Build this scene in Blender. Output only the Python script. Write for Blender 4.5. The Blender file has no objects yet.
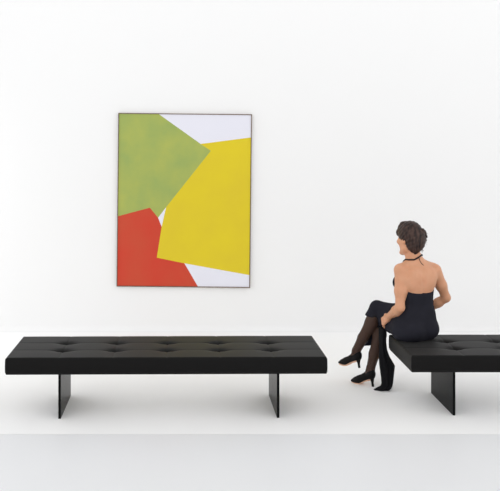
import bpy, bmesh, math
import numpy as np
from mathutils import Vector, Matrix

scene = bpy.context.scene
COL = scene.collection
V = lambda *a: np.array(a, dtype=np.float64)

# ------------------------------------------------------------------ materials
def lin(c):
    return tuple(((v / 255) / 12.92 if v / 255 <= 0.04045 else ((v / 255 + 0.055) / 1.055) ** 2.4) for v in c) + (1,)

def mat(name, rgb, rough=0.5, spec=0.5, noise=None, bump=None, coat=0.0, metal=0.0, sheen=0.0, sss=0.0):
    """rgb: 0-255 sRGB. noise=(scale, rgb2, detail) mixes a second colour; bump=(scale, strength, distance)"""
    m = bpy.data.materials.new(name); m.use_nodes = True
    nt = m.node_tree; b = nt.nodes['Principled BSDF']
    b.inputs['Base Color'].default_value = lin(rgb)
    b.inputs['Roughness'].default_value = rough
    b.inputs['Specular IOR Level'].default_value = spec
    b.inputs['Coat Weight'].default_value = coat
    b.inputs['Metallic'].default_value = metal
    b.inputs['Sheen Weight'].default_value = sheen
    if sss:
        b.inputs['Subsurface Weight'].default_value = sss
        b.inputs['Subsurface Radius'].default_value = (0.012, 0.005, 0.003)
        b.inputs['Subsurface Scale'].default_value = 1.0
    tc = nt.nodes.new('ShaderNodeTexCoord')
    if noise:
        n = nt.nodes.new('ShaderNodeTexNoise')
        n.inputs['Scale'].default_value = noise[0]
        n.inputs['Detail'].default_value = noise[2]
        if len(noise) > 3:
            mp = nt.nodes.new('ShaderNodeMapping'); mp.inputs['Scale'].default_value = noise[3]
            nt.links.new(tc.outputs['Object'], mp.inputs['Vector']); nt.links.new(mp.outputs['Vector'], n.inputs['Vector'])
        else:
            nt.links.new(tc.outputs['Object'], n.inputs['Vector'])
        r = nt.nodes.new('ShaderNodeValToRGB')
        r.color_ramp.elements[0].position = 0.32; r.color_ramp.elements[1].position = 0.68
        r.color_ramp.elements[0].color = lin(rgb); r.color_ramp.elements[1].color = lin(noise[1])
        nt.links.new(n.outputs['Fac'], r.inputs['Fac'])
        nt.links.new(r.outputs['Color'], b.inputs['Base Color'])
    if bump:
        n2 = nt.nodes.new('ShaderNodeTexNoise'); n2.inputs['Scale'].default_value = bump[0]; n2.inputs['Detail'].default_value = 4
        nt.links.new(tc.outputs['Object'], n2.inputs['Vector'])
        bp = nt.nodes.new('ShaderNodeBump'); bp.inputs['Strength'].default_value = bump[1]; bp.inputs['Distance'].default_value = bump[2]
        nt.links.new(n2.outputs['Fac'], bp.inputs['Height']); nt.links.new(bp.outputs['Normal'], b.inputs['Normal'])
    return m

M = dict(
    wall=mat('white_wall_paint', (237, 237, 237), 0.9, 0.1),
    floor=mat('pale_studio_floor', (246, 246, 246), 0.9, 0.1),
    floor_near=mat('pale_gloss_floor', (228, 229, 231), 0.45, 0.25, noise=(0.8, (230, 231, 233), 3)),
    leather=mat('black_leather', (9, 8, 8), 0.60, 0.14, bump=(260, 0.08, 0.001), sheen=0.05),
    bounce=mat('white_bounce_panel', (248, 248, 249), 0.8, 0.2),  # white of the added reflector under the benches
    button=mat('black_leather_button', (10, 9, 9), 0.5, 0.15),
    base=mat('black_base_frame', (10, 10, 11), 0.5, 0.15),
    leg=mat('black_lacquered_steel', (12, 12, 13), 0.25, 0.04),
    green=mat('green_paint', (147, 165, 94), 0.75, 0.2, noise=(3.6, (169, 176, 90), 6), bump=(120, 0.1, 0.002)),
    yellow=mat('yellow_paint', (217, 196, 42), 0.75, 0.2, noise=(3, (213, 190, 46), 5), bump=(120, 0.1, 0.002)),
    red=mat('red_paint', (194, 77, 54), 0.75, 0.2, noise=(2.5, (198, 65, 48), 5), bump=(120, 0.1, 0.002)),
    white=mat('white_paint', (224, 224, 234), 0.75, 0.2),
    frame=mat('dark_wood_frame', (122, 102, 86), 0.6, 0.3, noise=(30, (98, 80, 68), 3)),
    skin=mat('skin', (210, 155, 122), 0.5, 0.35, noise=(14, (203, 147, 113), 3), sss=0.15),
    lips=mat('lip_colour', (170, 84, 78), 0.45, 0.4),
    eye=mat('eye_white', (232, 228, 222), 0.25, 0.5),
    iris=mat('brown_iris', (48, 32, 24), 0.2, 0.5),
    dress=mat('black_navy_dress_fabric', (38, 38, 46), 0.9, 0.12, noise=(9, (33, 33, 40), 4), bump=(60, 0.15, 0.003)),
    drape=mat('black_skirt_lining', (17, 17, 20), 0.85, 0.12, bump=(40, 0.15, 0.004)),
    strap=mat('black_strap', (28, 27, 30), 0.7, 0.3),
    hair=mat('dark_brown_hair', (30, 23, 22), 0.48, 0.2, noise=(55, (76, 57, 51), 4, (1, 1, 0.25)), bump=(90, 0.5, 0.004)),
    shoe=mat('black_suede_shoe', (13, 12, 13), 0.6, 0.15),
    sole=mat('pale_tan_sole', (222, 178, 152), 0.55, 0.3),
    brow=mat('dark_brow', (58, 42, 36), 0.8, 0.1),
)
# sheer black stocking: a thin film that lets some of the skin through
st = bpy.data.materials.new('sheer_black_stocking'); st.use_nodes = True
nt = st.node_tree; bs = nt.nodes['Principled BSDF']
bs.inputs['Base Color'].default_value = lin((36, 30, 30)); bs.inputs['Roughness'].default_value = 0.6
bs.inputs['Specular IOR Level'].default_value = 0.25
tr = nt.nodes.new('ShaderNodeBsdfTransparent'); mx = nt.nodes.new('ShaderNodeMixShader')
mx.inputs[0].default_value = 0.74
nt.links.new(tr.outputs[0], mx.inputs[1]); nt.links.new(bs.outputs[0], mx.inputs[2])
nt.links.new(mx.outputs[0], nt.nodes['Material Output'].inputs['Surface'])
M['stocking'] = st

# ------------------------------------------------------------------ helpers
def link(name, me, material, parent=None, smooth=False):
    o = bpy.data.objects.new(name, me); COL.objects.link(o)
    for m in (material if isinstance(material, (list, tuple)) else [material]):
        me.materials.append(m)
    if smooth:
        me.polygons.foreach_set('use_smooth', [True] * len(me.polygons))
    if parent: o.parent = parent
    return o

def from_bm(name, bm, material, parent=None, smooth=False):
    me = bpy.data.meshes.new(name); bm.normal_update(); bm.to_mesh(me); bm.free()
    return link(name, me, material, parent, smooth)

def add_box(bm, lo, hi, bevel=0.0):
    vs = [bm.verts.new((x, y, z)) for x in (lo[0], hi[0]) for y in (lo[1], hi[1]) for z in (lo[2], hi[2])]
    fs = [bm.faces.new([vs[i] for i in f]) for f in ((0,1,3,2),(4,6,7,5),(0,4,5,1),(2,3,7,6),(0,2,6,4),(1,5,7,3))]
    if bevel:
        es = {e for f in fs for e in f.edges}
        bmesh.ops.bevel(bm, geom=list(es), offset=bevel, segments=2, affect='EDGES', profile=0.5)

def add_tube(bm, pts, radii, n=8):
    pts = [Vector(p) for p in pts]; rings = []
    if not isinstance(radii, (list, tuple)): radii = [radii] * len(pts)
    for i, p in enumerate(pts):
        t = (pts[min(i + 1, len(pts) - 1)] - pts[max(i - 1, 0)]).normalized()
        a = t.orthogonal().normalized() if i == 0 else (prev - t * prev.dot(t)).normalized()
        prev = a; b = t.cross(a)
        rings.append([bm.verts.new(p + radii[i] * (a * math.cos(k * 2 * math.pi / n) + b * math.sin(k * 2 * math.pi / n))) for k in range(n)])
    for r0, r1 in zip(rings, rings[1:]):
        for k in range(n):
            bm.faces.new((r0[k], r0[(k + 1) % n], r1[(k + 1) % n], r1[k]))
    bm.faces.new(rings[0][::-1]); bm.faces.new(rings[-1])

def thing(name, label, cat, loc=(0, 0, 0), group=None):
    o = bpy.data.objects.new(name, None); COL.objects.link(o)
    o.location = loc; o.empty_display_size = 0.1
    o['label'] = label; o['category'] = cat
    if group: o['group'] = group
    return o

def struct(o):
    o['kind'] = 'structure'; return o

# ------------------------------------------------------------------ the studio: floor, back wall
SEAM_Y, WALL_Y = 5.63, 8.75
COVE = 0.06
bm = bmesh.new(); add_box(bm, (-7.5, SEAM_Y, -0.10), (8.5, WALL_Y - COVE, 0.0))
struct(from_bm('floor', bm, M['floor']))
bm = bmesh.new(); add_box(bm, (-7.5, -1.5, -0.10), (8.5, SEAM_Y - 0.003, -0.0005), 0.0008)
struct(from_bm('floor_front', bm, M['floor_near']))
# seamless studio wall: a cove sweeps up out of the floor into the flat back wall
prof = [(WALL_Y - COVE + COVE * math.sin(i / 60 * math.pi / 2), COVE - COVE * math.cos(i / 60 * math.pi / 2)) for i in range(61)]
prof += [(WALL_Y, 5.2), (WALL_Y + 0.15, 5.2), (WALL_Y + 0.15, -0.10), (WALL_Y - COVE, -0.10)]
bm = bmesh.new(); ring = [[bm.verts.new((x, y, z)) for y, z in prof] for x in (-7.5, 8.5)]
for k in range(len(prof)):
    k2 = (k + 1) % len(prof); bm.faces.new((ring[0][k], ring[1][k], ring[1][k2], ring[0][k2]))
bm.faces.new(ring[0][::-1]); bm.faces.new(ring[1])
bmesh.ops.recalc_face_normals(bm, faces=bm.faces)
struct(from_bm('wall_back', bm, M['wall']))

# ------------------------------------------------------------------ bench
BX0, BX1, BY0, BY1 = 0.0, 2.305, 0.0, 0.675     # footprint in the bench's own frame
Z_BASE, Z_CUSH, Z_TOP = 0.328, 0.337, 0.450
def cushion_mesh():
    step = 0.006; r = 0.014
    xs = np.concatenate([[0, .001, .003, .006, .010, r], np.arange(r + step, BX1 - r - 1e-6, step), [BX1 - r, BX1 - .010, BX1 - .006, BX1 - .003, BX1 - .001, BX1]])
    ys = np.concatenate([[0, .001, .003, .006, .010, r], np.arange(r + step, BY1 - r - 1e-6, step), [BY1 - r, BY1 - .010, BY1 - .006, BY1 - .003, BY1 - .001, BY1]])
    X, Y = np.meshgrid(xs, ys, indexing='ij')
    cw, ch = BX1 / 6, BY1 / 3
    # panels bulge between the seams
    u = np.abs(np.sin(np.pi * X / cw)); v = np.abs(np.sin(np.pi * Y / ch))
    Z = Z_TOP + 0.0022 * (u * v) ** 0.5 - 0.0012
    for i in range(1, 6):
        Z -= 0.0018 * np.exp(-((X - i * cw) / 0.005) ** 2)
        for j in (1, 2):
            dx, dy = (X - i * cw), (Y - j * ch)
            Z -= 0.036 * np.exp(-(np.sqrt((dx / 1.6) ** 2 + dy ** 2) / 0.027) ** 1.35)
            # pleats running from the button along the seams
            Z -= 0.006 * np.exp(-(dy / 0.010) ** 2 - (dx / 0.075) ** 2)
            Z -= 0.005 * np.exp(-(dx / 0.010) ** 2 - (dy / 0.060) ** 2)
    for j in (1, 2):
        Z -= 0.0018 * np.exp(-((Y - j * ch) / 0.006) ** 2)
    e = np.minimum(np.minimum(X - BX0, BX1 - X), np.minimum(Y - BY0, BY1 - Y))
    er = np.clip(r - e, 0, r)
    Z -= r - np.sqrt(np.maximum(r * r - er * er, 0))
    nx, ny = X.shape
    verts = np.stack([X, Y, Z], -1).reshape(-1, 3)
    idx = np.arange(nx * ny).reshape(nx, ny)
    faces = np.stack([idx[:-1, :-1], idx[1:, :-1], idx[1:, 1:], idx[:-1, 1:]], -1).reshape(-1, 4).tolist()
    loop = np.concatenate([idx[:, 0], idx[-1, 1:], idx[-2::-1, -1], idx[0, -2:0:-1]])
    base = verts[loop]; cen = V(BX1 / 2, BY1 / 2, 0)
    prev = loop; allv = [verts]; nv = len(verts)
    for z, out in ((0.428, .0004), (0.405, .0010), (0.385, .0012), (0.365, .0010), (0.346, .0004), (Z_CUSH, -.002)):
        ringv = base.copy(); ringv[:, 2] = z
        d = np.stack([np.where(base[:, 0] < 1e-6, -1., np.where(base[:, 0] > BX1 - 1e-6, 1., 0.)), np.where(base[:, 1] < 1e-6, -1., np.where(base[:, 1] > BY1 - 1e-6, 1., 0.))], -1)
        ringv[:, :2] += d * out
        cur = np.arange(nv, nv + len(loop)); nv += len(loop); allv.append(ringv)
        p2, c2 = np.roll(prev, -1), np.roll(cur, -1)
        faces += np.stack([prev, cur, c2, p2], -1).tolist(); prev = cur
    faces.append(prev[::-1].tolist())
    me = bpy.data.meshes.new('cushion'); me.from_pydata(np.concatenate(allv).tolist(), [], faces); me.validate(); me.update()
    return me

def make_bench(loc, label):
    t = thing('tufted_bench', label, 'bench', loc, 'black tufted benches')
    c = link('cushion', cushion_mesh(), M['leather'], t, True)
    cw, ch = BX1 / 6, BY1 / 3
    for i in range(1, 6):
        for j in (1, 2):
            bm = bmesh.new()
            bmesh.ops.create_uvsphere(bm, u_segments=16, v_segments=8, radius=0.013, matrix=Matrix.Translation((i * cw, j * ch, 0.407)) @ Matrix.Diagonal((1, 1, 0.5, 1)))
            from_bm('button', bm, M['button'], c, True)
    bm = bmesh.new(); add_box(bm, (0.004, 0.004, Z_BASE), (BX1 - 0.004, BY1 - 0.004, Z_CUSH), 0.0015)
    from_bm('base_frame', bm, M['base'], t)
    bm = bmesh.new(); add_box(bm, (0.03, 0.03, Z_BASE - 0.004), (BX1 - 0.03, BY1 - 0.03, Z_BASE + 0.001))  # added white reflector, bounces light onto the floor under the seat
    from_bm('bounce_panel', bm, M['bounce'], t)
    for x in (0.382, 1.957):
        bm = bmesh.new(); add_box(bm, (x - 0.009, 0.042, 0.0), (x + 0.009, 0.590, Z_BASE - 0.003), 0.001)
        from_bm('leg', bm, M['leg'], t)
    return t

bench = make_bench((-1.320, 5.895, 0), 'empty black leather bench with button tufting standing below the abstract painting')
bench.rotation_euler = (0, 0, math.radians(0.7))   # stands a hair off square to the wall
def copy_tree(o, parent=None):
    c = o.copy(); COL.objects.link(c)
    if parent: c.parent = parent
    for ch in list(o.children): copy_tree(ch, c)
    return c
bench2 = copy_tree(bench); bench2.location = (1.598, 5.962, 0); bench2.rotation_euler = (0, 0, 0)
for ch in bench2.children:
    if ch.name.startswith('leg') and ch.data.vertices[0].co.x < 1.0: ch.location.x -= 0.056; ch.location.y = 0.012
bench2['label'] = 'black tufted leather bench cut off by the right edge, with the woman sitting on it'

# ------------------------------------------------------------------ painting
t = thing('painting', 'tall abstract painting with green, yellow and red blocks hanging on white wall', 'painting', (-0.0612, WALL_Y - 0.0235, 1.385))
t.rotation_euler = (0, math.radians(0.6), 0)
W2, H2 = 0.697, 0.908
green = [(-W2, H2), (-0.2771, H2), (0.1676, 0.5982), (0.2758, 0.5266), (-0.191, -0.0747), (-0.2741, -0.1862), (-0.3617, -0.0807), (-W2, -0.1748)]
yellow = [(0.1676, 0.5982), (W2, 0.6722), (W2, -0.7823), (0.0091, -0.6649), (-0.2834, -0.6078), (-0.2352, -0.2817), (-0.191, -0.0747), (0.2758, 0.5266)]
red = [(-W2, -0.1748), (-0.3617, -0.0807), (-0.2741, -0.1862), (-0.2352, -0.2817), (-0.2834, -0.6078), (0.0091, -0.6649), (0.1539, -H2), (-W2, -H2)]
w1 = [(-0.2771, H2), (W2, H2), (W2, 0.6722), (0.1676, 0.5982)]
w2 = [(-0.2741, -0.1862), (-0.191, -0.0747), (-0.2352, -0.2817)]
w3 = [(0.0091, -0.6649), (W2, -0.7823), (W2, -H2), (0.1539, -H2)]
bm = bmesh.new(); cache = {}
def pv(p):
    k = (round(p[0], 4), round(p[1], 4))
    if k not in cache: cache[k] = bm.verts.new((k[0], 0.0, k[1]))
    return cache[k]
for poly, mi in ((green, 0), (yellow, 1), (red, 2), (w1, 3), (w2, 3), (w3, 3)):
    f = bm.faces.new([pv(p) for p in poly]); f.material_index = mi
bmesh.ops.recalc_face_normals(bm, faces=bm.faces)
bm.normal_update()
if sum(f.normal.y for f in bm.faces) > 0: bmesh.ops.reverse_faces(bm, faces=bm.faces)
bm.faces.ensure_lookup_table()
# canvas wraps round its stretcher
edges = [e for e in bm.edges if e.is_boundary]
ex = bmesh.ops.extrude_edge_only(bm, edges=edges)
for g in ex['geom']:
    if isinstance(g, bmesh.types.BMVert): g.co.y += 0.016
bm.normal_update()
for f in bm.faces:
    if abs(f.normal.y) < 0.5: f.material_index = 3
bmesh.ops.triangulate(bm, faces=[f for f in bm.faces if len(f.verts) > 4])
from_bm('canvas', bm, [M['green'], M['yellow'], M['red'], M['white']], t)
bm = bmesh.new(); o_, i_ = (0.7055, 0.9165), (0.6972, 0.9082)
add_box(bm, (-o_[0], -0.006, i_[1]), (o_[0], 0.022, o_[1])); add_box(bm, (-o_[0], -0.006, -o_[1]), (o_[0], 0.022, -i_[1]))
add_box(bm, (-o_[0], -0.006, -i_[1]), (-i_[0], 0.022, i_[1])); add_box(bm, (i_[0], -0.006, -i_[1]), (o_[0], 0.022, i_[1]))
from_bm('frame', bm, M['frame'], t)

# ------------------------------------------------------------------ distance-field sculpting
class Field:
    def __init__(s, lo, hi, h):
        s.h = h; s.lo = np.array(lo, float); n = np.ceil((np.array(hi) - s.lo) / h).astype(int) + 1
        s.n = n; s.D = np.full(n, 0.08, np.float32)
    def block(s, lo, hi):
        a = np.clip(np.floor((np.array(lo) - s.lo) / s.h).astype(int), 0, s.n - 1)
        b = np.clip(np.ceil((np.array(hi) - s.lo) / s.h).astype(int) + 1, 0, s.n)
        sl = tuple(slice(int(i), int(max(j, i + 1))) for i, j in zip(a, b))
        P = [(s.lo[k] + s.h * np.arange(sl[k].start, sl[k].stop)).astype(np.float32) for k in range(3)]
        return sl, (P[0][:, None, None], P[1][None, :, None], P[2][None, None, :])
    def blend(s, sl, d, k, sub=False):
        A = s.D[sl]
        if sub:
            d = -d; hh = np.clip(0.5 - 0.5 * (A - d) / max(k, 1e-6), 0, 1); s.D[sl] = A * (1 - hh) + d * hh + k * hh * (1 - hh)
        else:
            hh = np.clip(0.5 + 0.5 * (A - d) / max(k, 1e-6), 0, 1); s.D[sl] = A * (1 - hh) + d * hh - k * hh * (1 - hh)
    def cap(s, a, b, ra, rb, k=0.02, flat=None, fk=1.0, sub=False, plane=None):
        """tapered limb from a to b; flat=(dir) squashes by fk along dir"""
        a, b = np.array(a, float), np.array(b, float); R = max(ra, rb) + 0.04
        sl, (x, y, z) = s.block(np.minimum(a, b) - R, np.maximum(a, b) + R)
        ab = b - a; L2 = float(ab @ ab) + 1e-12
        px, py, pz = x - a[0], y - a[1], z - a[2]
        t = np.clip((px * ab[0] + py * ab[1] + pz * ab[2]) / L2, 0, 1)
        qx, qy, qz = px - t * ab[0], py - t * ab[1], pz - t * ab[2]
        if flat is not None:
            f = np.array(flat, float); f /= np.linalg.norm(f)
            c = (qx * f[0] + qy * f[1] + qz * f[2]) * (1 / fk - 1)
            qx, qy, qz = qx + c * f[0], qy + c * f[1], qz + c * f[2]
        d = np.sqrt(qx * qx + qy * qy + qz * qz) - (ra + (rb - ra) * t)
        if flat is not None: d = d * min(1, (1 + fk) / 2)
        if plane is not None:
            pp, pn = np.array(plane[0], float), nrm(plane[1])
            d = np.maximum(d, (x - pp[0]) * pn[0] + (y - pp[1]) * pn[1] + (z - pp[2]) * pn[2])
        s.blend(sl, d.astype(np.float32), k, sub)
    def chain(s, pts, rs, k=0.02, **kw):
        for i in range(len(pts) - 1): s.cap(pts[i], pts[i + 1], rs[i], rs[i + 1], k, **kw)
    def ell(s, c, r, axes=None, k=0.02, sub=False):
        c = np.array(c, float); R = max(r) + 0.04
        sl, (x, y, z) = s.block(c - R, c + R)
        A = np.eye(3) if axes is None else np.array(axes, float)
        px, py, pz = x - c[0], y - c[1], z - c[2]
        q = [(px * A[i][0] + py * A[i][1] + pz * A[i][2]) for i in range(3)]
        k0 = np.sqrt(sum((q[i] / r[i]) ** 2 for i in range(3))); k1 = np.sqrt(sum((q[i] / r[i] ** 2) ** 2 for i in range(3))) + 1e-6
        s.blend(sl, (k0 * (k0 - 1) / k1).astype(np.float32), k, sub)
    def loft(s, rows, k=0.02, off=0.0, zmin=None, zmax=None, ztop=None):
        """rows: (z, cx, cy, half width, half depth, yaw deg of the facing direction to the left)"""
        rows = np.array(rows, float); zs = rows[:, 0]
        z0, z1 = zs[0], zs[-1]; R = 0.32
        sl, (x, y, z) = s.block((rows[:, 1].min() - R, rows[:, 2].min() - R, z0 - 0.05), (rows[:, 1].max() + R, rows[:, 2].max() + R, z1 + 0.05))
        zz = np.clip(z.ravel(), z0, z1)
        # monotone-ish smooth interpolation
        I = []
        for c in range(1, 6):
            v = rows[:, c]; m = np.gradient(v, zs); i = np.clip(np.searchsorted(zs, zz) - 1, 0, len(zs) - 2)
            hh = zs[i + 1] - zs[i]; tt = (zz - zs[i]) / hh
            I.append(((2*tt**3-3*tt**2+1)*v[i] + (tt**3-2*tt**2+tt)*hh*m[i] + (-2*tt**3+3*tt**2)*v[i+1] + (tt**3-tt**2)*hh*m[i+1])[None, None, :].astype(np.float32))
        cx, cy, a, b, yaw = I; yaw = np.radians(yaw); a = a + off; b = b + off
        fx, fy = -np.sin(yaw), np.cos(yaw)
        u = (x - cx) * fx + (y - cy) * fy; w = (x - cx) * fy - (y - cy) * fx
        e = 2.3
        k0 = (np.abs(w / a) ** e + np.abs(u / b) ** e) ** (1 / e)
        k1 = np.sqrt((w / a ** 2) ** 2 + (u / b ** 2) ** 2) + 1e-6
        d = np.clip(k0 * (k0 - 1) / k1, -0.06, 0.08)
        zlo = z0 if zmin is None else zmin; zhi = z1 if zmax is None else zmax
        d = np.maximum(d, np.maximum(zlo - z, z - zhi))
        if ztop is not None: d = np.maximum(d, (z - (ztop[0] + ztop[1] * u)) * 0.9)
        s.blend(sl, d.astype(np.float32), k)
    def clip_above(s, fn):
        """keep where fn(x,y,z) <= 0"""
        sl, (x, y, z) = s.block(s.lo, s.lo + s.h * s.n)
        s.D = np.maximum(s.D, np.broadcast_to(fn(x, y, z), s.D.shape).astype(np.float32))
    def sample(s, p):
        q = (np.array(p) - s.lo) / s.h; i = np.clip(np.floor(q).astype(int), 0, s.n - 2); f = q - i; v = 0.0
        for dx in (0, 1):
            for dy in (0, 1):
                for dz in (0, 1):
                    v += (f[0] if dx else 1 - f[0]) * (f[1] if dy else 1 - f[1]) * (f[2] if dz else 1 - f[2]) * s.D[i[0] + dx, i[1] + dy, i[2] + dz]
        return float(v)
    def project(s, p, off=0.0):
        p = np.array(p, float)
        for _ in range(12):
            e = s.h; g = np.array([s.sample(p + d) - s.sample(p - d) for d in np.eye(3) * e]); L = np.linalg.norm(g)
            if L < 1e-9: break
            p = p - (s.sample(p) - off) * g / L
        return p
    def mesh(s, name, keep_largest=True, smooth=2):
        D = s.D; ins = D < 0; nx, ny, nz = D.shape
        cnt = np.zeros((nx - 1, ny - 1, nz - 1), np.int8)
        for dx in (0, 1):
            for dy in (0, 1):
                for dz in (0, 1):
                    cnt += ins[dx:nx - 1 + dx, dy:ny - 1 + dy, dz:nz - 1 + dz]
        act = np.argwhere((cnt > 0) & (cnt < 8)); del cnt
        vid = np.full((nx - 1, ny - 1, nz - 1), -1, np.int32); vid[act[:, 0], act[:, 1], act[:, 2]] = np.arange(len(act))
        acc = np.zeros((len(act), 3)); num = np.zeros(len(act))
        cor = [(i, j, k) for i in (0, 1) for j in (0, 1) for k in (0, 1)]
        for a in cor:
            for ax in range(3):
                if a[ax]: continue
                b = list(a); b[ax] = 1
                da = D[act[:, 0] + a[0], act[:, 1] + a[1], act[:, 2] + a[2]].astype(float); db = D[act[:, 0] + b[0], act[:, 1] + b[1], act[:, 2] + b[2]].astype(float)
                m = (da < 0) != (db < 0); tt = np.where(m, da / np.where(m, da - db, 1), 0)
                p = np.tile(np.array(a, float), (len(act), 1)); p[:, ax] += tt
                acc[m] += p[m]; num[m] += 1
        verts = s.lo + s.h * (act + acc / num[:, None])
        faces = []
        for ax in range(3):
            A = [slice(None)] * 3; B = [slice(None)] * 3; A[ax] = slice(0, -1); B[ax] = slice(1, None)
            ea, eb = ins[tuple(A)], ins[tuple(B)]
            e = np.argwhere(ea != eb); o1, o2 = (ax + 1) % 3, (ax + 2) % 3
            e = e[(e[:, o1] > 0) & (e[:, o2] > 0) & (e[:, o1] < D.shape[o1] - 1) & (e[:, o2] < D.shape[o2] - 1)]
            flip = ~ea[e[:, 0], e[:, 1], e[:, 2]]
            q = []
            for (d1, d2) in ((1, 1), (0, 1), (0, 0), (1, 0)):
                c = e.copy(); c[:, o1] -= d1; c[:, o2] -= d2; q.append(vid[c[:, 0], c[:, 1], c[:, 2]])
            q = np.stack(q, -1); q = q[:, ::-1].copy() if False else q
            q[flip] = q[flip][:, ::-1]; faces.append(q)
        F = np.concatenate(faces); F = F[(F >= 0).all(1)]
        # drop stray islands
        if keep_largest:
            lab = np.arange(len(verts))
            for _ in range(4000):
                mn = lab[F].min(1); new = lab.copy()
                for c in range(4): np.minimum.at(new, F[:, c], mn)
                new = new[new]; new = new[new]
                if (new == lab).all(): break
                lab = new
            ids, c = np.unique(lab, return_counts=True); keep = lab == ids[c.argmax()]
            re = np.cumsum(keep) - 1; F = re[F[keep[F].all(1)]]; verts = verts[keep]
        E_ = np.concatenate([F[:, [0, 1]], F[:, [1, 2]], F[:, [2, 3]], F[:, [3, 0]]]); E_ = np.concatenate([E_, E_[:, ::-1]])
        deg = np.bincount(E_[:, 0], minlength=len(verts)).astype(float)[:, None]
        for it in range(smooth):
            for lam in (0.55, -0.57):
                sm = np.stack([np.bincount(E_[:, 0], weights=verts[E_[:, 1], c], minlength=len(verts)) for c in range(3)], -1) / np.maximum(deg, 1)
                verts = verts + lam * (sm - verts)
        me = bpy.data.meshes.new(name); me.from_pydata(verts.tolist(), [], F.tolist()); me.update()
        return me

def nrm(v): v = np.array(v, float); return v / np.linalg.norm(v)

# ------------------------------------------------------------------ the seated woman
woman = thing('person', 'woman in a black backless halter dress sitting with legs crossed on the bench end', 'person', (1.77, 6.50, 0.0))
OFF = Vector((1.77, 6.50, 0.0))
def wlink(name, me, material, parent=None, smooth=True):
    """the sculpted meshes are in world metres; put their origin on the woman"""
    me.transform(Matrix.Translation(-OFF))
    return link(name, me, material, parent or woman, smooth)

# torso rows: z, centre x, centre y, half width, half depth, yaw
TORSO = [
    (0.452, 1.758, 6.492, 0.155, 0.105, 32),
    (0.500, 1.760, 6.495, 0.180, 0.128, 32),
    (0.560, 1.766, 6.497, 0.178, 0.128, 31),
    (0.640, 1.775, 6.500, 0.164, 0.112, 29),
    (0.735, 1.777, 6.500, 0.137, 0.096, 26),
    (0.810, 1.777, 6.497, 0.137, 0.098, 24),
    (0.890, 1.776, 6.495, 0.150, 0.102, 22),
    (0.960, 1.776, 6.497, 0.160, 0.092, 21),
    (1.010, 1.776, 6.499, 0.146, 0.076, 21),
    (1.045, 1.774, 6.500, 0.098, 0.062, 22),
    (1.075, 1.768, 6.500, 0.062, 0.054, 26),
    (1.110, 1.760, 6.499, 0.047, 0.049, 32),
]
hipL, kneeL, ankL = V(1.695, 6.460, 0.535), V(1.585, 6.850, 0.530), V(1.478, 6.765, 0.135)
hipR, kneeR, ankR = V(1.825, 6.550, 0.545), V(1.545, 6.820, 0.628), V(1.381, 6.862, 0.262)
shL, elL, wrL = V(1.640, 6.430, 0.992), V(1.623, 6.385, 0.712), V(1.570, 6.555, 0.603)
shR, elR, wrR = V(1.938, 6.530, 0.982), V(2.042, 6.590, 0.752), V(1.868, 6.700, 0.598)

# shoe frames: heel tip, forward direction
SH = {}
for side, tip, f in (('L', V(1.495, 6.735, 0.0), nrm(V(-0.140, 0.126, 0))), ('R', V(1.404, 6.836, 0.126), nrm(V(-0.132, 0.126, -0.006)))):
    SH[side] = (tip, f, nrm(np.cross(V(0, 0, 1), f)))
def sp(side, u, w, z):
    tip, f, l = SH[side]; return tip + u * f + w * l + V(0, 0, z)
def foot_pts(side):
    return [sp(side, 0.024, 0, 0.095), sp(side, 0.075, 0, 0.066), sp(side, 0.125, 0, 0.032), sp(side, 0.165, 0, 0.022)]

def leg_chain(F, hip, knee, ank, side, off=0.0, k=0.02, thigh=True):
    mid = (hip + knee) / 2 + V(0, 0, 0.008)
    if thigh: F.chain([hip, mid, knee], [0.090 + off, 0.074 + off, 0.049 + off], 0.03)
    sd = ank - knee; L = np.linalg.norm(sd); sd /= L
    back = nrm(SH[side][1] * -1 - sd * np.dot(SH[side][1] * -1, sd))
    calf = knee + sd * L * 0.32 + back * 0.016
    low = knee + sd * L * 0.70 + back * 0.006
    F.chain([knee, calf, low, ank], [0.047 + off, 0.051 + off, 0.039 + off, 0.031 + off], k)
    fp = foot_pts(side)
    F.chain([ank, fp[0]], [0.028 + off, 0.026 + off], 0.015)
    F.chain([ank - V(0, 0, 0.012)] + fp[1:], [0.026 + off, 0.024 + off, 0.022 + off, 0.014 + off], 0.015)

# ---- head frame
HY = math.radians(30); hf = V(-math.sin(HY), math.cos(HY), 0); hl = V(-math.cos(HY), -math.sin(HY), 0); hu = V(0, 0, 1)
HC = V(1.727, 6.500, 1.242)
def hp(u, w, z): return HC + u * hf + w * hl + z * hu
HA = [hf, hl, hu]

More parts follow.
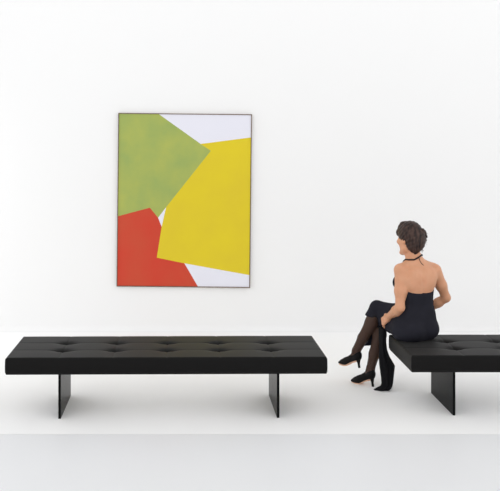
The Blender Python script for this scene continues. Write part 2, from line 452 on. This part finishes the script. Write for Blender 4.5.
def hand(F, wrist, d, n, thumb, curl, k=0.008):
    """d: along the hand, n: out of the palm, thumb: towards the thumb side"""
    d = nrm(d); n = nrm(n - d * np.dot(n, d)); s = np.cross(d, n); s = s if np.dot(s, thumb) > 0 else -s
    kn = wrist + d * 0.078 - n * 0.004
    for q, wdt in ((-0.022, 0.017), (0.0, 0.018), (0.022, 0.017)):
        F.cap(wrist + s * q * 0.6, kn + s * q, 0.0185, 0.0155, 0.012, flat=n, fk=0.8)
    for q, L, c in ((0.027, 0.066, 0.9), (0.009, 0.075, 1.0), (-0.009, 0.070, 1.05), (-0.026, 0.055, 1.15)):
        p = kn + s * q + d * 0.002; ang = 0.18 * c; pts = [p]
        for seg, frac in enumerate((0.45, 0.31, 0.24)):
            ang += curl * c
            dd = d * math.cos(ang) + n * math.sin(ang) + s * q * 1.6
            p = p + nrm(dd) * L * frac; pts.append(p)
        F.chain(pts, [0.0092, 0.0085, 0.0078, 0.0066], 0.004)
    p0 = wrist + d * 0.022 + s * 0.022; p1 = p0 + d * 0.028 + s * 0.024 + n * 0.012; p2 = p1 + d * 0.028 + s * 0.006 + n * 0.010; p3 = p2 + d * 0.022 - s * 0.002 + n * 0.007
    F.chain([p0, p1, p2, p3], [0.016, 0.0120, 0.0100, 0.0078], 0.008)

LO, HI = (1.16, 6.22, -0.02), (2.14, 7.06, 1.42)
B = Field(LO, HI, 0.0042)
# torso
B.loft(TORSO, 0.0)
ty = math.radians(22); tf = V(-math.sin(ty), math.cos(ty), 0); tl = V(-math.cos(ty), -math.sin(ty), 0)
TA = [tf, tl, hu]
def tp(u, w, z, cx=1.776, cy=6.497): return V(cx, cy, 0) + u * tf + w * tl + V(0, 0, z)
for w in (0.085, -0.085):
    B.ell(tp(-0.066, w, 0.925), (0.030, 0.055, 0.080), TA, 0.04)       # shoulder blades
    B.ell(tp(0.085, w * 0.88, 0.885), (0.062, 0.060, 0.060), TA, 0.03)  # bust
    B.ell(V(1.762, 6.497, 0) + V(-0.53, 0.85, 0) * -0.066 + V(-0.85, -0.53, 0) * w * 0.95 + V(0, 0, 0.530), (0.080, 0.095, 0.075), None, 0.03)
    B.chain([tp(0.0, w * 0.55, 1.050), tp(0.004, w * 1.75, 1.002)], [0.028, 0.036], 0.035)   # trapezius to shoulder
B.chain([tp(-0.118, 0, 0.70), tp(-0.112, 0, 0.80), tp(-0.112, 0, 0.90), tp(-0.104, 0, 0.99)], [0.008, 0.010, 0.010, 0.008], 0.022, sub=True)  # spine line
# neck and head
B.chain([V(1.766, 6.500, 1.060), V(1.752, 6.501, 1.110), hp(-0.018, 0, -0.055)], [0.058, 0.050, 0.050], 0.03)
B.ell(hp(-0.008, 0, 0.012), (0.093, 0.073, 0.088), HA, 0.02)
B.ell(hp(0.030, 0, -0.050), (0.062, 0.058, 0.072), HA, 0.03)
B.chain([hp(0.0, 0.044, -0.086), hp(0.070, 0.013, -0.124)], [0.022, 0.018], 0.025)
B.chain([hp(0.0, -0.044, -0.086), hp(0.070, -0.013, -0.124)], [0.022, 0.018], 0.025)
B.ell(hp(0.076, 0, -0.124), (0.018, 0.020, 0.016), HA, 0.015)
B.chain([hp(0.088, 0, 0.000), hp(0.104, 0, -0.044)], [0.008, 0.0105], 0.014)     # nose
for w in (1, -1):
    B.ell(hp(0.098, 0.010 * w, -0.047), (0.010, 0.008, 0.007), HA, 0.006)
    B.ell(hp(0.068, 0.038 * w, -0.036), (0.024, 0.022, 0.020), HA, 0.02)         # cheek
    B.ell(hp(0.092, 0.031 * w, 0.000), (0.012, 0.016, 0.010), HA, 0.012, sub=True)  # eye socket
    B.chain([hp(0.082, 0.016 * w, 0.017), hp(0.070, 0.048 * w, 0.015)], [0.008, 0.007], 0.01)
    B.chain([hp(0.081, 0.021 * w, 0.0065), hp(0.0825, 0.031 * w, 0.0085), hp(0.077, 0.042 * w, 0.0055)], [0.0042, 0.0052, 0.0042], 0.006)   # upper lid
    B.chain([hp(0.081, 0.021 * w, -0.0095), hp(0.081, 0.031 * w, -0.0115), hp(0.076, 0.042 * w, -0.009)], [0.0040, 0.0042, 0.0040], 0.006)
    e0 = hp(-0.012, 0.072 * w, -0.018)
    B.ell(e0, (0.020, 0.010, 0.031), HA, 0.006)                                 # ear
    B.ell(e0 + hl * w * 0.011 + hf * 0.002, (0.010, 0.006, 0.016), HA, 0.004, sub=True)
B.ell(hp(0.088, 0, -0.075), (0.013, 0.022, 0.007), HA, 0.006)
B.ell(hp(0.087, 0, -0.086), (0.012, 0.018, 0.008), HA, 0.006)
# arms
def arm(F, sh, el, wr):
    F.chain([sh, sh * 0.45 + el * 0.55, el], [0.048, 0.041, 0.034], 0.03)
    m = el * 0.7 + wr * 0.3
    F.chain([el, m, wr], [0.034, 0.036, 0.0225], 0.02)
arm(B, shL, elL, wrL); arm(B, shR, elR, wrR)
hand(B, wrL, V(-0.24, 0.70, -0.54), V(0.60, 0.52, -0.42), V(0.7, 0.1, 0.7), 0.26)
hand(B, wrR, V(-0.75, 0.10, 0.45), V(-0.3, -0.2, -1.0), V(-0.1, 0.9, 0.1), 0.22)
# legs
leg_chain(B, hipL, kneeL, ankL, 'L'); leg_chain(B, hipR, kneeR, ankR, 'R', k=0.012)
B.clip_above(lambda x, y, z: np.where((x > 1.59) & (y < 6.65), 0.458 - z, -1.0))
body = wlink('body', B.mesh('body'), M['skin'])

# ---- eyes, brows, lips
for w in (1, -1):
    bm = bmesh.new(); c = hp(0.0735, 0.031 * w, -0.001)
    bmesh.ops.create_uvsphere(bm, u_segments=20, v_segments=12, radius=0.0108, matrix=Matrix.Translation(Vector(c) - OFF))
    eo = from_bm('eye', bm, M['eye'], woman, True)
    bm = bmesh.new(); c2 = c + nrm(hf + hl * 0.12 * w) * 0.0062
    bmesh.ops.create_uvsphere(bm, u_segments=16, v_segments=10, radius=0.0056, matrix=Matrix.Translation(Vector(c2) - OFF))
    from_bm('iris', bm, M['iris'], eo, True)
    bm = bmesh.new()
    pts = [B.project(hp(0.10, a * w, zz), 0.001) for a, zz in ((0.015, 0.020), (0.025, 0.026), (0.037, 0.027), (0.050, 0.020))]
    add_tube(bm, [Vector(p) - OFF for p in pts], [0.0022, 0.003, 0.0026, 0.0012], 6); from_bm('eyebrow', bm, M['brow'], woman, True)
bm = bmesh.new()
for zz in (-0.076, -0.085):
    pts = [B.project(hp(0.11, a, zz + (0.0015 if abs(a) > 0.01 else 0)), 0.0005) for a in (-0.021, -0.011, 0, 0.011, 0.021)]
    add_tube(bm, [Vector(p) - OFF for p in pts], [0.0015, 0.0036, 0.0042, 0.0036, 0.0015], 8)
from_bm('lips', bm, M['lips'], woman, True)

# ---- dress
Dr = Field(LO, HI, 0.0046)
o = 0.007
Dr.loft(TORSO, 0.0, off=o, zmin=0.452, zmax=1.0, ztop=(0.868, 0.50))
for w in (0.085, -0.085):
    sl_top = None
    Dr.ell(tp(0.085, w * 0.88, 0.880), (0.062 + o, 0.060 + o, 0.060 + o), TA, 0.03)
    Dr.ell(V(1.762, 6.497, 0) + V(-0.53, 0.85, 0) * -0.066 + V(-0.85, -0.53, 0) * w * 0.95 + V(0, 0, 0.530), (0.080 + o, 0.095 + o, 0.075 + o), None, 0.03)
Dr.clip_above(lambda x, y, z: np.where(z > 0.74, (z - (0.868 + 0.50 * ((x - 1.776) * tf[0] + (y - 6.497) * tf[1]))) * 0.9, -1.0))
for hip, knee in ((hipL, kneeL), (hipR, kneeR)):
    mid = (hip + knee) / 2 + V(0, 0, 0.008)
    Dr.chain([hip, mid, knee], [0.099, 0.084, 0.057], 0.035)
# skirt end: over the right knee and a little way down each shin, then the loose panel hanging between the shins
Dr.cap(kneeR, V(1.492, 6.834, 0.525), 0.056, 0.057, 0.02, plane=(V(1.50, 6.83, 0.556), V(-0.10, 0.05, -1.0)))
Dr.cap(kneeL, V(1.555, 6.832, 0.42), 0.058, 0.058, 0.02, plane=(V(1.56, 6.84, 0.465), V(-0.1, -0.05, -1.0)))
Dr.cap(V(1.530, 6.892, 0.53), V(1.474, 6.905, 0.25), 0.052, 0.046, 0.03, flat=V(0.30, 0.95, 0), fk=0.32, plane=(V(1.48, 6.9, 0.295), V(0.15, 0, -1.0)))
Dr.clip_above(lambda x, y, z: np.where((x > 1.59) & (y < 6.65), 0.455 - z, -1.0))
dress = wlink('dress', Dr.mesh('dress'), M['dress'])

# ---- hanging skirt panel beside the bench end: folded cloth down to the floor
def drape_mesh():
    # z, left x, right x, y centre, half thickness
    rows = [(0.490, 1.535, 1.588, 6.700, 0.060), (0.440, 1.532, 1.586, 6.690, 0.058), (0.380, 1.530, 1.585, 6.680, 0.050), (0.320, 1.527, 1.590, 6.668, 0.042),
            (0.270, 1.522, 1.606, 6.655, 0.040), (0.225, 1.522, 1.632, 6.648, 0.042), (0.195, 1.524, 1.648, 6.645, 0.044), (0.150, 1.530, 1.642, 6.643, 0.045),
            (0.100, 1.537, 1.636, 6.641, 0.045), (0.055, 1.540, 1.630, 6.640, 0.045), (0.030, 1.534, 1.624, 6.640, 0.045), (0.016, 1.505, 1.618, 6.642, 0.044), (0.003, 1.478, 1.606, 6.645, 0.040)]
    n = 72; verts = []; faces = []
    for z, x0, x1, yc, th in rows:
        cx, a = (x0 + x1) / 2, (x1 - x0) / 2
        for k in range(n):
            an = 2 * math.pi * k / n; c, s_ = math.cos(an), math.sin(an)
            amp = 0.006 * min(1, (0.5 - z) / 0.25)
            fold = amp * math.sin(5 * c * 1.5 + z * 3.0) * abs(s_)
            verts.append((cx + a * c, yc + math.copysign(abs(s_) ** 0.8, s_) * th + fold, z))
    for r in range(len(rows) - 1):
        for k in range(n):
            k2 = (k + 1) % n; faces.append((r * n + k, (r + 1) * n + k, (r + 1) * n + k2, r * n + k2))
    faces.append(tuple(range(n))); faces.append(tuple(range((len(rows) - 1) * n, len(rows) * n))[::-1])
    me = bpy.data.meshes.new('skirt_drape'); me.from_pydata(verts, [], faces); me.update(); return me
dm = drape_mesh(); bmx = bmesh.new(); bmx.from_mesh(dm); bmesh.ops.recalc_face_normals(bmx, faces=bmx.faces); bmx.to_mesh(dm); bmx.free()
wlink('skirt_drape', dm, M['drape'], dress)

# ---- halter strap round the neck, its loose tie end
bm = bmesh.new(); pts = []
for u, w, z in ((0.150, 0.075, 0.930), (0.120, 0.080, 0.985), (0.070, 0.078, 1.030), (0.030, 0.075, 1.045), (-0.010, 0.068, 1.056), (-0.040, 0.048, 1.074), (-0.060, 0.015, 1.095), (-0.060, -0.015, 1.108),
                (-0.040, -0.040, 1.112), (-0.010, -0.055, 1.100), (0.030, -0.062, 1.068), (0.070, -0.072, 1.035), (0.120, -0.078, 0.985), (0.150, -0.073, 0.930)):
    pts.append(B.project(tp(u, w, z), 0.003))
fine = []
for i in range(len(pts) - 1):
    for q in (0, 0.5): fine.append(B.project(pts[i] * (1 - q) + pts[i + 1] * q, 0.003))
fine.append(pts[-1])
add_tube(bm, [Vector(p) - OFF for p in fine], 0.0062, 8)
from_bm('halter_strap', bm, M['strap'], dress, True)
bm = bmesh.new()
tie = [B.project(p, 0.0015) for p in (tp(-0.062, 0.012, 1.092), tp(-0.078, 0.004, 1.066), tp(-0.085, -0.012, 1.047), tp(-0.086, -0.026, 1.040))]
add_tube(bm, [Vector(p) - OFF for p in tie], 0.0022, 6)
from_bm('strap_tie', bm, M['strap'], dress, True)

# ---- hair pinned up
H = Field((1.55, 6.30, 1.06), (1.92, 6.68, 1.42), 0.003)
H.ell(hp(-0.010, 0.0, 0.036), (0.100, 0.092, 0.097), HA, 0.02)
H.ell(hp(-0.052, -0.010, -0.022), (0.078, 0.078, 0.088), HA, 0.03)
H.cap(hp(-0.068, -0.026, -0.060), hp(-0.074, -0.027, 0.034), 0.034, 0.041, 0.018)    # rolled twist at the back
H.cap(hp(-0.052, 0.006, -0.075), hp(-0.046, 0.0, -0.108), 0.046, 0.026, 0.03)        # nape
H.cap(hp(0.044, 0.026, 0.098), hp(0.068, 0.056, 0.030), 0.028, 0.018, 0.02)          # swept front
H.cap(hp(0.044, -0.026, 0.094), hp(0.066, -0.056, 0.030), 0.028, 0.018, 0.02)
for q in range(5):
    an = q / 5 * 6.28
    H.cap(hp(-0.098 - 0.008 * math.cos(an), -0.034 + 0.026 * math.sin(an), 0.050 + 0.020 * math.cos(an)), hp(-0.100, -0.066 + 0.02 * math.sin(an), 0.0 + 0.02 * math.cos(an)), 0.012, 0.007, 0.006)
def hair_cut(x, y, z):
    u = (x - HC[0]) * hf[0] + (y - HC[1]) * hf[1]; w = (x - HC[0]) * hl[0] + (y - HC[1]) * hl[1]; zz = z - HC[2]
    zc = np.interp(u, [-0.20, -0.070, -0.035, 0.000, 0.022, 0.060, 0.085, 0.12], [-0.2, -0.13, -0.085, -0.012, -0.018, 0.000, 0.060, 0.070]) + 0 * w
    return (zc - zz) * 0.6
H.clip_above(hair_cut)
# combed strand relief
sl, (x, y, z) = H.block(H.lo, H.lo + H.h * H.n)
u = (x - HC[0]) * hf[0] + (y - HC[1]) * hf[1]; w = (x - HC[0]) * hl[0] + (y - HC[1]) * hl[1]; zz = z - HC[2]
H.D = (H.D + 0.0013 * np.sin(230 * (zz * 0.8 + 0.5 * u) + 3 * np.sin(30 * u) + 60 * w) * np.ones_like(H.D)).astype(np.float32)
hair = wlink('hair', H.mesh('hair', smooth=1), M['hair'])
rng = np.random.default_rng(3)
for q in range(11):
    bm = bmesh.new()
    if q < 8:
        a = H.project(hp(-0.105 + rng.uniform(-.01, .02), -0.055 + rng.uniform(-.03, .03), rng.uniform(-0.05, 0.06)), -0.004)
        dd = nrm(-hf * 0.8 + V(0.5, 0, 0) + rng.normal(0, 0.4, 3)); L = rng.uniform(0.014, 0.026)
        pts = [a, a + dd * L * 0.5 + V(0, 0, .002), a + dd * L + V(0, 0, -.004)]
    else:
        a = H.project(hp(-0.10, -0.035 + (q - 9) * .012, -0.09), -0.004)
        pts = [a, a + V(0.008, -0.004, -0.006), a + V(0.010, -0.006, -0.016 - 0.004 * (q - 8))]
    add_tube(bm, [Vector(p) - OFF for p in pts], [0.0024, 0.0018, 0.0006], 5)
    from_bm('hair_strand', bm, M['hair'], hair, True)

# ---- stockings (the shins and feet below the hem)
for side, hip, knee, ank in (('L', hipL, kneeL, ankL), ('R', hipR, kneeR, ankR)):
    S = Field((1.16, 6.66, -0.02), (1.68, 7.02, 0.70), 0.004)
    leg_chain(S, hip, knee, ank, side, off=0.0035, k=0.02, thigh=False)
    S.cap(knee, knee * 0.72 + hip * 0.28, 0.0505, 0.060, 0.02)
    wlink('stocking', S.mesh('stocking'), M['stocking'])

# ---- court shoes
for side in ('L', 'R'):
    S = Field(np.minimum(sp(side, -0.06, 0, 0), sp(side, 0.24, 0, 0)) - V(.06, .06, .03), np.maximum(sp(side, -0.06, 0, 0), sp(side, 0.24, 0, 0)) + V(.06, .06, .20), 0.003)
    g = lambda u, w, z: sp(side, u, w, z)
    S.chain([g(0.022, 0, 0.088), g(0.016, 0, 0.108)], [0.031, 0.031], 0.01)
    S.chain([g(0.022, 0, 0.090), g(0.075, 0, 0.062), g(0.122, 0, 0.034), g(0.160, 0, 0.023)], [0.031, 0.032, 0.034, 0.028], 0.02)
    S.chain([g(0.150, 0, 0.020), g(0.192, 0, 0.014)], [0.026, 0.016], 0.02, flat=V(0, 0, 1), fk=0.85)
    S.clip_above(lambda x, y, z: (lambda uu, zz: np.maximum(
        zz - np.interp(uu, [-0.05, 0.0, 0.03, 0.06, 0.085, 0.11, 0.14], [0.140, 0.138, 0.122, 0.104, 0.098, 0.15, 0.2]),
        np.interp(uu, [-0.05, 0.0, 0.035, 0.075, 0.115, 0.14, 0.22], [0.066, 0.066, 0.058, 0.036, 0.010, 0.006, 0.006]) - zz) * 0.8)(
        (x - SH[side][0][0]) * SH[side][1][0] + (y - SH[side][0][1]) * SH[side][1][1], z - SH[side][0][2]))
    so = wlink('shoe', S.mesh('shoe'), M['shoe'])
    bm = bmesh.new()
    add_tube(bm, [Vector(g(0.004, 0, 0.0)) - OFF, Vector(g(0.004, 0, 0.004)) - OFF, Vector(g(0.008, 0, 0.030)) - OFF, Vector(g(0.010, 0, 0.050)) - OFF, Vector(g(0.014, 0, 0.068)) - OFF, Vector(g(0.018, 0, 0.078)) - OFF], [0.0100, 0.0100, 0.0100, 0.0140, 0.022, 0.027], 14)
    from_bm('heel', bm, M['shoe'], so, True)
    # pale sole under shank and toe
    rows = [(0.020, 0.020, 0.066), (0.022, 0.022, 0.055), (0.075, 0.022, 0.036), (0.110, 0.029, 0.012), (0.135, 0.032, 0.004), (0.160, 0.027, 0.004), (0.180, 0.019, 0.005), (0.197, 0.009, 0.006)]
    bm = bmesh.new(); top = []; bot = []
    for u_, w_, z_ in rows:
        top.append((bm.verts.new(Vector(g(u_, w_, z_ + 0.005)) - OFF), bm.verts.new(Vector(g(u_, -w_, z_ + 0.005)) - OFF)))
        bot.append((bm.verts.new(Vector(g(u_, w_ * .96, max(z_ - 0.008, 0.0))) - OFF), bm.verts.new(Vector(g(u_, -w_ * .96, max(z_ - 0.008, 0.0))) - OFF)))
    for i in range(len(rows) - 1):
        bm.faces.new((top[i][0], top[i + 1][0], top[i + 1][1], top[i][1])); bm.faces.new((bot[i][0], bot[i][1], bot[i + 1][1], bot[i + 1][0]))
        bm.faces.new((top[i][0], bot[i][0], bot[i + 1][0], top[i + 1][0])); bm.faces.new((top[i][1], top[i + 1][1], bot[i + 1][1], bot[i][1]))
    bm.faces.new((top[0][0], top[0][1], bot[0][1], bot[0][0])); bm.faces.new((top[-1][0], bot[-1][0], bot[-1][1], top[-1][1]))
    bmesh.ops.recalc_face_normals(bm, faces=bm.faces)
    s_o = from_bm('sole', bm, M['sole'], so); s_o['label'] = 'pale tan underside of the shoe'

# ------------------------------------------------------------------ light
w = bpy.data.worlds.new('studio_daylight'); scene.world = w; w.use_nodes = True
nt = w.node_tree; bg = nt.nodes['Background']
tc = nt.nodes.new('ShaderNodeTexCoord'); sx = nt.nodes.new('ShaderNodeSeparateXYZ'); rp = nt.nodes.new('ShaderNodeValToRGB')
nt.links.new(tc.outputs['Generated'], sx.inputs[0]); nt.links.new(sx.outputs['Z'], rp.inputs['Fac'])
els = rp.color_ramp.elements
els[0].position = 0.0; els[0].color = (0.90, 0.90, 0.90, 1); els[1].position = 1.0; els[1].color = (0.54, 0.54, 0.54, 1)
for p, v in ((0.35, 0.84), (0.70, 0.58)):
    e = els.new(p); e.color = (v, v, v, 1)
nt.links.new(rp.outputs['Color'], bg.inputs['Color']); bg.inputs[1].default_value = 1.0
def area(name, loc, target, size, energy, color=(1, 1, 1)):
    l = bpy.data.lights.new(name, 'AREA'); l.shape = 'RECTANGLE'; l.size, l.size_y = size; l.energy = energy; l.color = color
    ob = bpy.data.objects.new(name, l); COL.objects.link(ob); ob.location = loc
    ob.rotation_euler = (Vector(target) - Vector(loc)).to_track_quat('-Z', 'Y').to_euler(); return ob
area('softbox_left', (-3.3, 8.2, 1.5), (-0.7, 6.0, 0.4), (0.9, 1.8), 6)

# ------------------------------------------------------------------ camera
cam = bpy.data.cameras.new('camera'); co = bpy.data.objects.new('camera', cam); COL.objects.link(co)
co.location = (0, 0, 1.97); co.rotation_euler = (math.pi / 2, 0, 0)
cam.sensor_width = 36; cam.lens = 826 / 500 * 36; cam.shift_x = (250 - 190) / 500; cam.shift_y = -(245.5 - 145) / 500
cam.clip_end = 60
scene.camera = co
scene.view_settings.view_transform = 'Standard'; scene.view_settings.look = 'None'
scene.view_settings.gamma = 1; scene.view_settings.use_curve_mapping = False
scene.view_settings.exposure = 0.73
